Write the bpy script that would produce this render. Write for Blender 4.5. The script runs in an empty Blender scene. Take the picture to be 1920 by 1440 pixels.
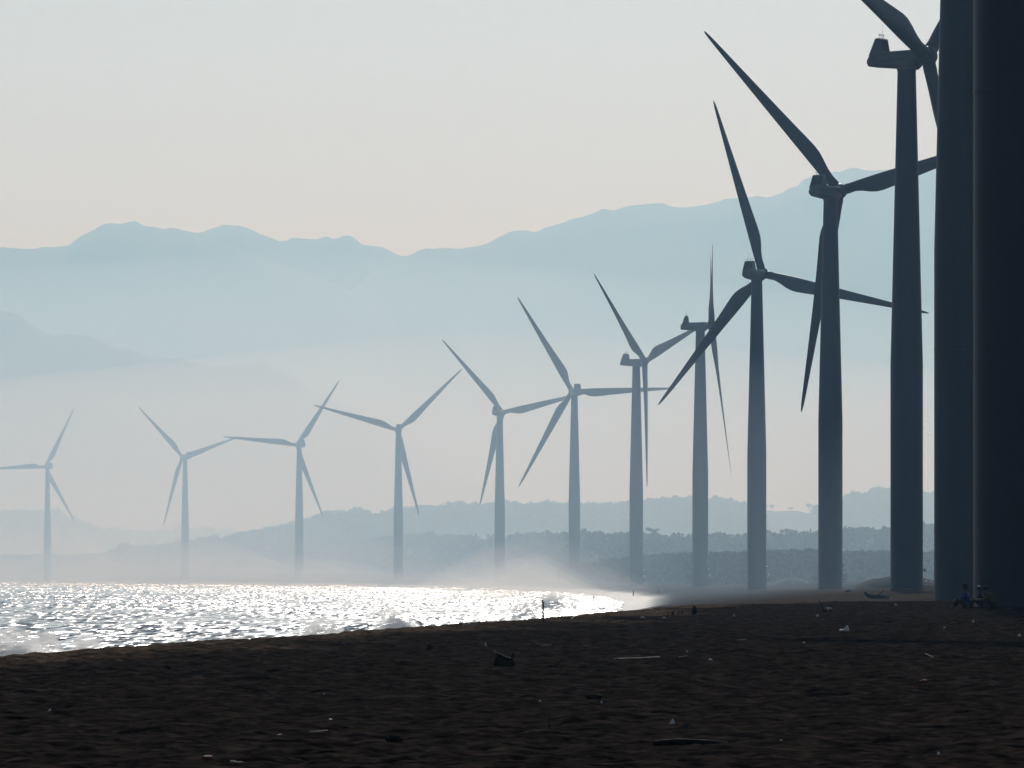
import bpy, bmesh, math, random
import numpy as np
from mathutils import Vector, Matrix

rnd = random.Random(7)
R = math.radians
scene = bpy.context.scene
col = scene.collection

# ------------------------------------------------------------------ light set-up values
SUN_EL, SUN_AZ = R(27), R(3.0)          # azimuth measured from +Y towards +X
SUN_STRENGTH = 2.4
SKY_STRENGTH = 0.052
HAZE_DENSITY = 0.66e-4

F = 13300.0                              # focal length in photograph pixels (1920 wide)
CAM_Z = 7.0
HORIZON = 1070.0

# ------------------------------------------------------------------ small helpers
def tag(o, label=None, cat=None, group=None, kind=None):
    if label: o['label'] = label
    if cat: o['category'] = cat
    if group: o['group'] = group
    if kind: o['kind'] = kind
    return o

def empty(name, loc=(0, 0, 0), rz=0.0):
    o = bpy.data.objects.new(name, None)
    o.empty_display_size = 0.5
    col.objects.link(o)
    o.location = loc
    o.rotation_euler = (0, 0, rz)
    return o

def link(name, me, mat=None, parent=None, smooth=True):
    o = bpy.data.objects.new(name, me)
    col.objects.link(o)
    if mat: me.materials.append(mat)
    if parent: o.parent = parent
    if smooth and len(me.polygons):
        me.polygons.foreach_set('use_smooth', np.ones(len(me.polygons), dtype=bool))
    return o

def mesh_from(name, verts, faces):
    me = bpy.data.meshes.new(name)
    me.from_pydata([tuple(v) for v in verts], [], [tuple(f) for f in faces])
    me.update()
    return me

def mesh_np(name, V, Q):
    """fast mesh from a numpy vertex array and quad array"""
    me = bpy.data.meshes.new(name)
    me.vertices.add(len(V)); me.vertices.foreach_set('co', V.astype(np.float32).ravel())
    n = len(Q); k = Q.shape[1]
    me.loops.add(n * k); me.loops.foreach_set('vertex_index', Q.astype(np.int32).ravel())
    me.polygons.add(n)
    me.polygons.foreach_set('loop_start', np.arange(0, n * k, k, dtype=np.int32))
    me.update(calc_edges=True)
    me.validate()
    return me

def grid_quads(ny, nx):
    i = np.arange(ny * nx).reshape(ny, nx)
    return np.stack([i[:-1, :-1], i[:-1, 1:], i[1:, 1:], i[1:, :-1]], -1).reshape(-1, 4)

class MB:
    """collects simple shapes into ONE mesh"""
    def __init__(self): self.v = []; self.f = []
    def add(self, v, f):
        b = len(self.v); self.v += [tuple(p) for p in v]; self.f += [tuple(i + b for i in q) for q in f]
    def loft(self, rings, caps=True, closed=True):
        n = len(rings[0]); v = [p for r in rings for p in r]; f = []
        for a in range(len(rings) - 1):
            for k in range(n if closed else n - 1):
                k2 = (k + 1) % n
                f.append((a * n + k, a * n + k2, (a + 1) * n + k2, (a + 1) * n + k))
        if caps:
            f.append(tuple(reversed(range(n)))); f.append(tuple(range((len(rings) - 1) * n, len(rings) * n)))
        self.add(v, f)
    def tube(self, pts, rads, n=8):
        pts = [Vector(p) for p in pts]; rings = []
        for i, p in enumerate(pts):
            t = (pts[min(i + 1, len(pts) - 1)] - pts[max(i - 1, 0)]).normalized()
            up = Vector((0, 0, 1)) if abs(t.z) < .9 else Vector((1, 0, 0))
            a = t.cross(up).normalized(); b = t.cross(a)
            r = rads[i] if hasattr(rads, '__len__') else rads
            rings.append([p + (a * math.cos(2 * math.pi * k / n) + b * math.sin(2 * math.pi * k / n)) * r for k in range(n)])
        self.loft(rings)
    def box(self, c, s, bev=0.0):
        x, y, z = [q / 2 for q in s]; cx, cy, cz = c
        e = min(bev, x * .6, y * .6)
        def ring(zz, i):
            X, Y = x - i, y - i
            return [(cx + px, cy + py, cz + zz) for px, py in ((-X + e, -Y), (X - e, -Y), (X, -Y + e), (X, Y - e), (X - e, Y), (-X + e, Y), (-X, Y - e), (-X, -Y + e))] if e > 0 else \
                   [(cx + px, cy + py, cz + zz) for px, py in ((-X, -Y), (X, -Y), (X, Y), (-X, Y))]
        if e > 0: self.loft([ring(-z, e), ring(-z + e, 0), ring(z - e, 0), ring(z, e)])
        else: self.loft([ring(-z, 0), ring(z, 0)])
    def sphere(self, c, r, nu=14, nv=8, sc=(1, 1, 1)):
        rings = []
        for j in range(nv + 1):
            t = math.pi * (0.02 + 0.96 * j / nv)
            rings.append([(c[0] + sc[0] * r * math.sin(t) * math.cos(2 * math.pi * k / nu), c[1] + sc[1] * r * math.sin(t) * math.sin(2 * math.pi * k / nu), c[2] - sc[2] * r * math.cos(t)) for k in range(nu)])
        self.loft(rings)
    def lathe(self, prof, n=48):
        self.loft([[(r * math.cos(2 * math.pi * k / n), r * math.sin(2 * math.pi * k / n), z) for k in range(n)] for r, z in prof])
    def mesh(self, name):
        me = mesh_from(name, self.v, self.f)
        bm = bmesh.new(); bm.from_mesh(me); bmesh.ops.recalc_face_normals(bm, faces=bm.faces)
        if bm.calc_volume(signed=True) < 0: bmesh.ops.reverse_faces(bm, faces=bm.faces)
        bm.to_mesh(me); bm.free()
        return me
    def build(self, name, mat, parent=None, smooth=False):
        return link(name, self.mesh(name), mat, parent, smooth)

def auto_smooth(o, deg=35):
    me = o.data
    me.polygons.foreach_set('use_smooth', np.ones(len(me.polygons), dtype=bool))
    bm = bmesh.new(); bm.from_mesh(me)
    for e in bm.edges:
        if len(e.link_faces) == 2 and e.calc_face_angle(0) > R(deg): e.smooth = False
    bm.to_mesh(me); bm.free()
    return o

# ------------------------------------------------------------------ numpy value noise
def _hash(ix, iy, seed):
    h = (ix.astype(np.int64) * 374761393 + iy.astype(np.int64) * 668265263 + seed * 1442695041) & 0xFFFFFFFF
    h = ((h ^ (h >> 13)) * 1274126177) & 0xFFFFFFFF
    h = (h ^ (h >> 16)) & 0xFFFFFFFF
    return h / 4294967295.0

def vnoise(x, y, seed=0):
    x = np.asarray(x, float); y = np.asarray(y, float)
    ix = np.floor(x); iy = np.floor(y); fx = x - ix; fy = y - iy
    fx = fx * fx * fx * (fx * (fx * 6 - 15) + 10); fy = fy * fy * fy * (fy * (fy * 6 - 15) + 10)
    a = _hash(ix, iy, seed); b = _hash(ix + 1, iy, seed); c = _hash(ix, iy + 1, seed); d = _hash(ix + 1, iy + 1, seed)
    return (a + (b - a) * fx) * (1 - fy) + (c + (d - c) * fx) * fy - 0.5

def fbm(x, y, oct=4, seed=0, gain=.5):
    s = 0; a = 1.0
    for k in range(oct):
        c, q = math.cos(.7 * k), math.sin(.7 * k)
        s = s + a * vnoise((c * x - q * y) * 2 ** k + 13.7 * k, (q * x + c * y) * 2 ** k - 7.1 * k, seed + k)
        a *= gain
    return s

def sstep(a, b, x):
    t = np.clip((x - a) / (b - a), 0, 1); return t * t * (3 - 2 * t)

# ------------------------------------------------------------------ materials
def new_mat(name):
    m = bpy.data.materials.new(name); m.use_nodes = True
    nt = m.node_tree; b = nt.nodes['Principled BSDF']
    return m, nt, b

def N(nt, typ, **kw):
    n = nt.nodes.new(typ)
    for k, v in kw.items():
        if k in n.inputs: n.inputs[k].default_value = v
        else: setattr(n, k, v)
    return n

def noise_mat(name, c0, c1, scale=1.0, rough=.6, bump=0.0, bump_scale=None, detail=5, spec=.5, stretch=(1, 1, 1), metallic=0, pos=(.35, .65)):
    m, nt, b = new_mat(name)
    tc = N(nt, 'ShaderNodeTexCoord'); mp = N(nt, 'ShaderNodeMapping'); mp.inputs['Scale'].default_value = stretch
    nt.links.new(tc.outputs['Object'], mp.inputs['Vector'])
    nz = N(nt, 'ShaderNodeTexNoise'); nz.inputs['Scale'].default_value = scale; nz.inputs['Detail'].default_value = detail
    nt.links.new(mp.outputs['Vector'], nz.inputs['Vector'])
    cr = N(nt, 'ShaderNodeValToRGB')
    cr.color_ramp.elements[0].position = pos[0]; cr.color_ramp.elements[1].position = pos[1]
    cr.color_ramp.elements[0].color = (*c0, 1); cr.color_ramp.elements[1].color = (*c1, 1)
    nt.links.new(nz.outputs['Fac'], cr.inputs['Fac']); nt.links.new(cr.outputs['Color'], b.inputs['Base Color'])
    b.inputs['Roughness'].default_value = rough; b.inputs['Metallic'].default_value = metallic
    b.inputs['Specular IOR Level'].default_value = spec
    if bump:
        n2 = N(nt, 'ShaderNodeTexNoise'); n2.inputs['Scale'].default_value = bump_scale or scale * 4; n2.inputs['Detail'].default_value = 6
        nt.links.new(mp.outputs['Vector'], n2.inputs['Vector'])
        bp = N(nt, 'ShaderNodeBump'); bp.inputs['Strength'].default_value = 1; bp.inputs['Distance'].default_value = bump
        nt.links.new(n2.outputs['Fac'], bp.inputs['Height']); nt.links.new(bp.outputs['Normal'], b.inputs['Normal'])
    return m

def volume_mat(name, density, color, aniso, absorb=(1, 1, 1)):
    m = bpy.data.materials.new(name); m.use_nodes = True; nt = m.node_tree
    for n in list(nt.nodes): nt.nodes.remove(n)
    out = N(nt, 'ShaderNodeOutputMaterial'); v = N(nt, 'ShaderNodeVolumePrincipled')
    v.inputs['Density'].default_value = density; v.inputs['Color'].default_value = (*color, 1)
    v.inputs['Anisotropy'].default_value = aniso; v.inputs['Density Attribute'].default_value = ''
    v.inputs['Temperature Attribute'].default_value = ''
    v.inputs['Absorption Color'].default_value = (*absorb, 1)
    nt.links.new(v.outputs['Volume'], out.inputs['Volume'])
    return m

M = {}
M['paint'] = noise_mat('shaded_tower_paint', (.019, .031, .058), (.029, .045, .078), .35, .5, stretch=(1, 1, .06), spec=.4, pos=(.42, .58))  # white towers coloured dark blue, their backlit shade put into the base colour
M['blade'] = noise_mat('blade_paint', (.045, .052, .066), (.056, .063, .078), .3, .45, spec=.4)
M['grille'] = noise_mat('cooler_grille', (.02, .02, .022), (.035, .035, .038), 3, .6)
M['galv'] = noise_mat('galvanised_steel', (.6, .61, .62), (.75, .76, .77), 6, .28, metallic=1)
M['whitepaint'] = noise_mat('white_paint', (.72, .72, .72), (.82, .82, .81), 5, .35)
M['dark_metal'] = noise_mat('dark_metal', (.03, .03, .035), (.05, .05, .055), 4, .5)
M['mound'] = noise_mat('mound_scrub', (.012, .016, .016), (.03, .034, .03), 1.4, .95, bump=.15, bump_scale=4)
M['mountain'] = noise_mat('mountain_forest', (.03, .045, .04), (.06, .075, .055), .004, .95, detail=8)
M['hill'] = noise_mat('hill_scrub', (.022, .027, .022), (.05, .05, .038), .03, .95, detail=8)
M['leaf'] = noise_mat('leaf', (.025, .034, .024), (.055, .066, .04), .25, .8)
M['bark'] = noise_mat('bark', (.04, .034, .028), (.07, .06, .05), 2, .9)
M['wood_dark'] = noise_mat('wet_driftwood', (.010, .009, .008), (.03, .026, .02), 6, .75, bump=.02, bump_scale=14, stretch=(1, 6, 6), spec=.08)
M['wood_pale'] = noise_mat('pale_driftwood', (.22, .18, .14), (.42, .36, .29), 8, .7, bump=.006, bump_scale=30, stretch=(1, 7, 7))
M['litter'] = noise_mat('white_plastic', (.72, .7, .66), (.86, .84, .8), 9, .45)
M['rust'] = noise_mat('orange_scrap', (.16, .035, .012), (.28, .07, .02), 12, .7)
M['stone'] = noise_mat('dark_stone', (.012, .012, .012), (.03, .028, .027), 6, .9, bump=.01, bump_scale=20, spec=.05)
M['shell'] = noise_mat('pale_shell', (.5, .45, .38), (.75, .7, .62), 14, .4)
M['skin'] = noise_mat('skin', (.10, .055, .035), (.13, .07, .045), 10, .55)
M['hair'] = noise_mat('hair', (.004, .004, .004), (.01, .009, .008), 30, .5)
M['blue'] = noise_mat('blue_cloth', (.006, .035, .22), (.012, .055, .32), 14, .85)
M['olive'] = noise_mat('olive_cloth', (.06, .055, .015), (.09, .08, .022), 14, .85)
M['black'] = noise_mat('black_cloth', (.006, .006, .007), (.012, .012, .013), 14, .85)
M['denim'] = noise_mat('dark_trousers', (.008, .009, .012), (.015, .017, .022), 14, .85)
M['eye'] = noise_mat('eye', (.01, .01, .01), (.02, .02, .02), 5, .2)

# ------------------------------------------------------------------ terrain
SH = np.array([(-600, -75), (0, -38), (300, -22), (609, -6), (929, 9), (1245, 19), (1605, 25.5), (1900, 25), (2216, 19),
               (2500, 7), (2821, -14), (3448, -103), (4000, -205), (4655, -336), (5500, -560), (7000, -1150), (18000, -6000)], float)
_yy = np.arange(-600, 18000, 10.0); _xx = np.interp(_yy, SH[:, 0], SH[:, 1])
_k = np.ones(31) / 31; _xs = np.convolve(np.pad(_xx, 15, mode='edge'), _k, 'valid')
def shore_x(y): return np.interp(y, _yy, _xs)
CR = np.array([(-600, -80), (0, -30), (100, -17), (150, -10.8), (200, -5.4), (270, .8), (320, 5.3), (345, 12), (380, 30)], float)
def crest_q(x, y):
    return np.minimum(x - np.interp(y, CR[:, 0], CR[:, 1]), (352 + .25 * (x - 20) - y) * .7)

def terrain(x, y, detail=True):
    x = np.asarray(x, float); y = np.asarray(y, float)
    s = x - shore_x(y)
    s = s + 1.2 * vnoise(y * .05, x * .01, 3) + (np.where(s > 0, 1, .3)) * 2.5 * vnoise(x * .03, y * .02, 5)
    z = np.interp(s, [-200, -60, -20, 0, 8, 16, 28, 45, 70, 150, 400, 1500, 5000], [-3.5, -3, -1.5, 0, 1.0, 1.9, 2.7, 3.4, 4.2, 4.8, 6, 9, 12])
    g = np.interp(y, [300, 600, 929, 1245, 1500], [1.3, 1.32, 1.40, 1.25, 1.04])
    z = np.where(z > 0, z * g, z)
    q = crest_q(x, y)
    plat = 5.35 + .15 * sstep(4, 17, x) * sstep(150, 240, y)
    edge = plat + np.minimum(0, (q - 1.5)) * .30
    # rounded shoulder
    edge = np.where(q < 3, edge - .05 * np.clip(3 - q, 0, 1.5) ** 2 * .5, edge)
    w = (y < 420)
    z = np.where(w, np.maximum(z, edge), z)
    land = sstep(.3, 2.0, z)
    z = z + land * (.07 * fbm(x * .12, y * .05, 3, 11) + .03 * vnoise(x * .5, y * .35, 17))
    if detail:
        onp = sstep(-2, 1, q) * (y < 420)
        n1 = fbm(x * 1.15, y * .8, 3, 23, .55)
        n2 = fbm(x * 3.1, y * 2.2, 2, 37, .6)
        foot = np.minimum(0, vnoise(x * 2.6, y * 1.5, 51) + .16)
        z = z + onp * (.03 * n1 + .06 * n2 + .16 * foot)
        z = z + (1 - onp) * land * (.07 * fbm(x * .7, y * .4, 3, 61) + .03 * vnoise(x * 2, y * 1.2, 67))
    return z

def hit(px, py, dmin=30.0, dmax=3000.0):
    """where a line of sight first meets the ground"""
    ax, az = (px - 960) / F, (HORIZON - py) / F
    d = np.concatenate([np.arange(dmin, 450, .25), np.arange(450, dmax, 2.0)])
    zt = terrain(ax * d, d)
    below = (CAM_Z + az * d) <= zt
    i = int(np.argmax(below)) if below.any() else len(d) - 1
    return Vector((float(ax * d[i]), float(d[i]), float(zt[i])))

def geo_lines(start, end, step0, ratio):
    out = [start]; s = step0
    while out[-1] < end: out.append(out[-1] + s); s *= ratio
    return np.array(out)

xm = np.arange(-16, 27, .115)
xr = geo_lines(27.0, 5200, .16, 1.085)[1:]; xl = -geo_lines(16.0, 5200, .16, 1.085)[1:]
X = np.concatenate([xl[::-1], xm, xr])
ya = -geo_lines(-52.0, 500, .3, 1.25)[1:][::-1]
yb = np.arange(52, 130, .125); yc = geo_lines(130, 360, .17, 1.0013)[1:]
yd = geo_lines(yc[-1], 16800, .4, 1.018)[1:]
Y = np.concatenate([ya, yb, yc, yd])
GX, GY = np.meshgrid(X, Y)
GZ = terrain(GX, GY)
gq = crest_q(GX, GY)
gme = mesh_np('ground', np.stack([GX, GY, GZ], -1).reshape(-1, 3), grid_quads(len(Y), len(X)))
at = gme.attributes.new('dry', 'FLOAT', 'POINT')
dry = sstep(7.5, 2.0, gq + 5 * fbm(GX * .25, GY * .06, 4, 91)) * (GY < 420)
gs = GX - shore_x(GY)
dry = np.maximum(dry, (gq < 0) * .75 * sstep(62, 38, gs + 14 * fbm(GX * .05, GY * .02, 3, 95)))
at.data.foreach_set('value', dry.astype(np.float32).ravel())

def sand_material():
    m, nt, b = new_mat('volcanic_sand')
    L = nt.links.new
    geo = N(nt, 'ShaderNodeNewGeometry')
    att = N(nt, 'ShaderNodeAttribute'); att.attribute_name = 'dry'
    n1 = N(nt, 'ShaderNodeTexNoise'); n1.inputs['Scale'].default_value = 2.4; n1.inputs['Detail'].default_value = 8; n1.inputs['Roughness'].default_value = .68
    L(geo.outputs['Position'], n1.inputs['Vector'])
    dk = N(nt, 'ShaderNodeValToRGB'); e = dk.color_ramp.elements
    e[0].position = .32; e[0].color = (.0058, .0044, .0038, 1); e[1].position = .66; e[1].color = (.062, .048, .040, 1)
    L(n1.outputs['Fac'], dk.inputs['Fac'])
    lt = N(nt, 'ShaderNodeValToRGB'); e = lt.color_ramp.elements
    e[0].position = .3; (.10, .06, .033, 1); e[1].position = .7; e[1].color = (.30, .21, .14, 1)
    L(n1.outputs['Fac'], lt.inputs['Fac'])
    mx = N(nt, 'ShaderNodeMix', data_type='RGBA'); L(att.outputs['Fac'], mx.inputs['Factor'])
    L(dk.outputs['Color'], mx.inputs['A']); L(lt.outputs['Color'], mx.inputs['B'])
    # wet strip by the waterline
    sx = N(nt, 'ShaderNodeSeparateXYZ'); L(geo.outputs['Position'], sx.inputs[0])
    wet = N(nt, 'ShaderNodeMapRange'); wet.inputs['From Min'].default_value = .75; wet.inputs['From Max'].default_value = 1.5
    wet.inputs['To Min'].default_value = 1; wet.inputs['To Max'].default_value = 0
    L(sx.outputs['Z'], wet.inputs['Value'])
    mw = N(nt, 'ShaderNodeMix', data_type='RGBA'); L(wet.outputs['Result'], mw.inputs['Factor'])
    L(mx.outputs['Result'], mw.inputs['A']); mw.inputs['B'].default_value = (.02, .017, .015, 1)
    L(mw.outputs['Result'], b.inputs['Base Color'])
    rg = N(nt, 'ShaderNodeMapRange'); L(wet.outputs['Result'], rg.inputs['Value'])
    rg.inputs['To Min'].default_value = .95; rg.inputs['To Max'].default_value = .42
    L(rg.outputs['Result'], b.inputs['Roughness'])
    sp = N(nt, 'ShaderNodeMapRange'); L(wet.outputs['Result'], sp.inputs['Value'])
    sp.inputs['To Min'].default_value = .0; sp.inputs['To Max'].default_value = .2
    L(sp.outputs['Result'], b.inputs['Specular IOR Level'])
    # grains, pebbles and small hollows: slopes taken straight from noise so they survive the grazing view
    acc = geo.outputs['Normal']
    for sc, amp in ((3.6, 2.2), (11.0, 1.8)):
        nz = N(nt, 'ShaderNodeTexNoise'); nz.inputs['Scale'].default_value = sc; nz.inputs['Detail'].default_value = 3
        L(geo.outputs['Position'], nz.inputs['Vector'])
        sb = N(nt, 'ShaderNodeVectorMath', operation='SUBTRACT'); L(nz.outputs['Color'], sb.inputs[0]); sb.inputs[1].default_value = (.5, .5, .5)
        k = N(nt, 'ShaderNodeVectorMath', operation='MULTIPLY'); L(sb.outputs[0], k.inputs[0]); k.inputs[1].default_value = (amp, amp, 0)
        ad = N(nt, 'ShaderNodeVectorMath', operation='ADD'); L(acc, ad.inputs[0]); L(k.outputs[0], ad.inputs[1]); acc = ad.outputs[0]
    nm = N(nt, 'ShaderNodeVectorMath', operation='NORMALIZE'); L(acc, nm.inputs[0]); L(nm.outputs[0], b.inputs['Normal'])
    return m
ground = tag(link('ground', gme, sand_material()), 'dark volcanic sand beach with a raised crest in front of the sea', kind='structure')

# ------------------------------------------------------------------ sea
def water_material():
    m, nt, b = new_mat('sea_water')
    L = nt.links.new
    geo = N(nt, 'ShaderNodeNewGeometry')
    b.inputs['Base Color'].default_value = (.15, .19, .20, 1)
    b.inputs['Roughness'].default_value = .23; b.inputs['IOR'].default_value = 1.333
    def layer(sc, amp, detail):
        mp = N(nt, 'ShaderNodeMapping'); mp.inputs['Scale'].default_value = sc
        L(geo.outputs['Position'], mp.inputs['Vector'])
        nz = N(nt, 'ShaderNodeTexNoise'); nz.inputs['Scale'].default_value = 1; nz.inputs['Detail'].default_value = detail
        L(mp.outputs['Vector'], nz.inputs['Vector'])
        s = N(nt, 'ShaderNodeVectorMath', operation='SUBTRACT'); L(nz.outputs['Color'], s.inputs[0]); s.inputs[1].default_value = (.5, .59, .5)
        k = N(nt, 'ShaderNodeVectorMath', operation='MULTIPLY'); L(s.outputs[0], k.inputs[0]); k.inputs[1].default_value = (amp[0], amp[1], 0)
        return k.outputs[0]
    a = layer((.95, .045, 1), (1.4, 1.3), 2.5)
    c = layer((.22, .012, 1), (.3, .42), 1.0)
    ad = N(nt, 'ShaderNodeVectorMath', operation='ADD'); L(a, ad.inputs[0]); L(c, ad.inputs[1])
    # patches of rougher and calmer water drifting in long bands
    mp = N(nt, 'ShaderNodeMapping'); mp.inputs['Scale'].default_value = (.035, .0045, 1); L(geo.outputs['Position'], mp.inputs['Vector'])
    nb = N(nt, 'ShaderNodeTexNoise'); nb.inputs['Scale'].default_value = 1; nb.inputs['Detail'].default_value = 4; L(mp.outputs['Vector'], nb.inputs['Vector'])
    mr = N(nt, 'ShaderNodeMapRange'); mr.inputs['From Min'].default_value = .34; mr.inputs['From Max'].default_value = .62
    mr.inputs['To Min'].default_value = .45; mr.inputs['To Max'].default_value = 1.3; L(nb.outputs['Fac'], mr.inputs['Value'])
    sc_ = N(nt, 'ShaderNodeVectorMath', operation='SCALE'); L(ad.outputs[0], sc_.inputs[0]); L(mr.outputs['Result'], sc_.inputs['Scale'])
    a2 = N(nt, 'ShaderNodeVectorMath', operation='ADD'); L(sc_.outputs[0], a2.inputs[0]); L(geo.outputs['Normal'], a2.inputs[1])
    nm = N(nt, 'ShaderNodeVectorMath', operation='NORMALIZE'); L(a2.outputs[0], nm.inputs[0])
    L(nm.outputs[0], b.inputs['Normal'])
    return m
wx = np.concatenate([-geo_lines(430., 5100, 4, 1.12)[1:][::-1], np.arange(-430, 44, 2.2), geo_lines(44., 110, 3, 1.2)[1:]])
wy = np.concatenate([np.arange(-480, 200, 12.), geo_lines(200., 5000, 1.1, 1.0009)[0:], geo_lines(5010., 16700, 12, 1.12)[1:]])
WX, WY = np.meshgrid(wx, wy)
amp = np.interp(WY, [0, 300, 5000, 6000], [.5, 1, 1, .3]) * np.interp(WX - shore_x(WY), [-60, -4, 6], [1, .55, .2])
WZ = amp * (.2 * fbm(WX * .055, WY * .022, 3, 101) + .06 * fbm(WX * .22, WY * .11, 2, 111))
sh = WX - shore_x(WY)
crestline = np.exp(-((sh + 14 + 9 * vnoise(WY * .012, WX * 0, 77)) / 4.5) ** 2) * np.clip(vnoise(WY * .009, WX * 0, 78) * 2 + .45, 0, 1)
WZ = WZ + .95 * crestline
water = tag(link('water', mesh_np('water', np.stack([WX, WY, WZ], -1).reshape(-1, 3), grid_quads(len(wy), len(wx))), water_material()),
            'choppy sea glittering with sun sparkle', kind='structure')

# ------------------------------------------------------------------ mountains and hills
def ridge(name, label, D, pts, depth, mat, rough=.02, seed=0, nx=620, nt_=31, span=(-700, 2600), zbase=0.0, kind='structure'):
    pts = np.array(pts, float)
    px = np.linspace(span[0], span[1], nx)
    Dp = np.interp(px, D[0], D[1]) if isinstance(D, tuple) else np.full(nx, float(D))
    py = np.interp(px, pts[:, 0], pts[:, 1])
    ht = (HORIZON - py) / F * Dp + CAM_Z - zbase
    xw = (px - 960) / F * Dp
    t = np.linspace(-1, 1, nt_)
    T, HX = np.meshgrid(t, ht, indexing='ij'); XW = np.meshgrid(t, xw, indexing='ij')[1]; DW = np.meshgrid(t, Dp, indexing='ij')[1]
    f = (1 - np.abs(T) ** 1.15)
    yw = DW + T * depth
    sc = 1.0 / (depth * .35)
    rug = fbm(XW * sc, yw * sc, 4, seed)
    ridg = 1 - 2 * np.abs(vnoise(XW * sc * 1.3, yw * sc * .6, seed + 40))
    Z = zbase + HX * (f + (rug * .25 + ridg * .1 - .1) * f * (1 - f) * 2.2)
    Z = Z + HX * rough * .9 * fbm(XW * sc * 4.5, yw * sc * 4.5, 2, seed + 19) * np.clip(f * 3, 0, 1)
    Z = Z + HX * rough * fbm(XW * sc * 12, yw * sc * 12, 3, seed + 9) * np.clip(f * 3, 0, 1)
    Z = np.minimum(Z, zbase + HX * 1.01 * (yw / DW)) if zbase == 0 else Z
    V = np.stack([XW, yw, np.maximum(Z, zbase - 2)], -1)
    o = link(name, mesh_np(name, V.reshape(-1, 3), grid_quads(nt_, nx)), mat)
    return tag(o, label, kind=kind), V

far_back = [(-700, 490), (0, 480), (300, 470), (380, 436), (420, 425), (450, 425), (480, 435), (520, 448), (560, 443), (590, 443), (612, 436), (640, 442), (670, 444), (700, 455), (725, 468), (752, 481), (800, 500), (1000, 520), (2600, 520)]
far_left = [(-700, 440), (-300, 455), (0, 468), (60, 468), (100, 470), (130, 466), (165, 437), (200, 420), (245, 413), (290, 423), (340, 432), (380, 441), (430, 458), (520, 495), (620, 530), (720, 580), (900, 680), (1200, 800), (2600, 1000)]
far_right = [(-700, 1000), (400, 720), (600, 590), (690, 515), (752, 481), (780, 468), (815, 465), (870, 458), (915, 457), (960, 437), (1000, 434), (1050, 422), (1095, 413), (1130, 396), (1180, 393), (1230, 388), (1280, 388), (1330, 383), (1380, 375), (1440, 360), (1480, 345), (1530, 330), (1580, 317), (1640, 312), (1680, 315), (1720, 300), (1760, 290), (1850, 280), (1920, 272), (2600, 300)]
mid_left = [(-700, 560), (0, 585), (30, 588), (60, 608), (110, 630), (160, 627), (200, 640), (260, 660), (330, 675), (400, 690), (450, 681), (490, 677), (530, 692), (580, 725), (660, 770), (760, 830), (900, 910), (1100, 1000), (2600, 1040)]
mid_right = [(-700, 1050), (1200, 1010), (1380, 930), (1540, 845), (1650, 795), (1760, 738), (1920, 680), (2600, 560)]
ridge('mountain', 'hazy blue mountain ridge farthest back', 15000, far_back, 1500, M['mountain'], seed=1)
ridge('mountain', 'hazy blue mountain with a rounded summit on the left', 13400, far_left, 1500, M['mountain'], seed=2)
ridge('mountain', 'long hazy mountain slope climbing to the right', 13800, far_right, 1700, M['mountain'], seed=3)
ridge('mountain', 'lower hazy spur in front of the left mountain', 8300, mid_left, 900, M['mountain'], seed=4)
ridge('mountain', 'faint lower spur on the right', 9000, mid_right, 1000, M['mountain'], seed=5)

def woodland(name, label, V, n, size, leaves, leaf, seed, tlim=(.3, .56), xspan=None):
    """leafy crowns packed over a hill side: countless far trees as one mass"""
    r = np.random.default_rng(seed)
    nt_, nx = V.shape[:2]
    vs = []; 
    ti = r.uniform(tlim[0], tlim[1], n) * (nt_ - 1); 
    xi = r.uniform(0.17 if xspan is None else xspan[0], .83 if xspan is None else xspan[1], n) * (nx - 1)
    i0 = ti.astype(int); j0 = xi.astype(int)
    a = (ti - i0)[:, None]; b = (xi - j0)[:, None]
    P = (V[i0, j0] * (1 - a) + V[i0 + 1, j0] * a) * (1 - b) + (V[i0, j0 + 1] * (1 - a) + V[i0 + 1, j0 + 1] * a) * b
    sz = size * r.uniform(.45, 1.25, n) ** 1.3
    C = P[:, None, :] + np.array([0, 0, 1]) * (sz * .38)[:, None, None]
    d = r.normal(size=(n, leaves, 3)); d /= np.linalg.norm(d, axis=2, keepdims=True)
    d *= (r.uniform(.5, 1, (n, leaves, 1))) * sz[:, None, None] * .5 * np.array([1.15, 1.15, .8])
    C = C + d
    C = C.reshape(-1, 3)
    u = r.normal(size=(len(C), 3)); u /= np.linalg.norm(u, axis=1, keepdims=True)
    w = np.cross(u, r.normal(size=(len(C), 3))); w /= np.linalg.norm(w, axis=1, keepdims=True)
    s = (leaf * r.uniform(.6, 1.4, len(C)))[:, None]
    Q = np.stack([C - u * s - w * s * .6, C + u * s * .3 - w * s, C + u * s + w * s * .6, C - u * s * .4 + w * s], 1).reshape(-1, 3)
    F4 = np.arange(len(Q)).reshape(-1, 4)
    return tag(link(name, mesh_np(name, Q, F4), M['leaf'], smooth=False), label, 'woodland', kind='stuff')

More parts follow.
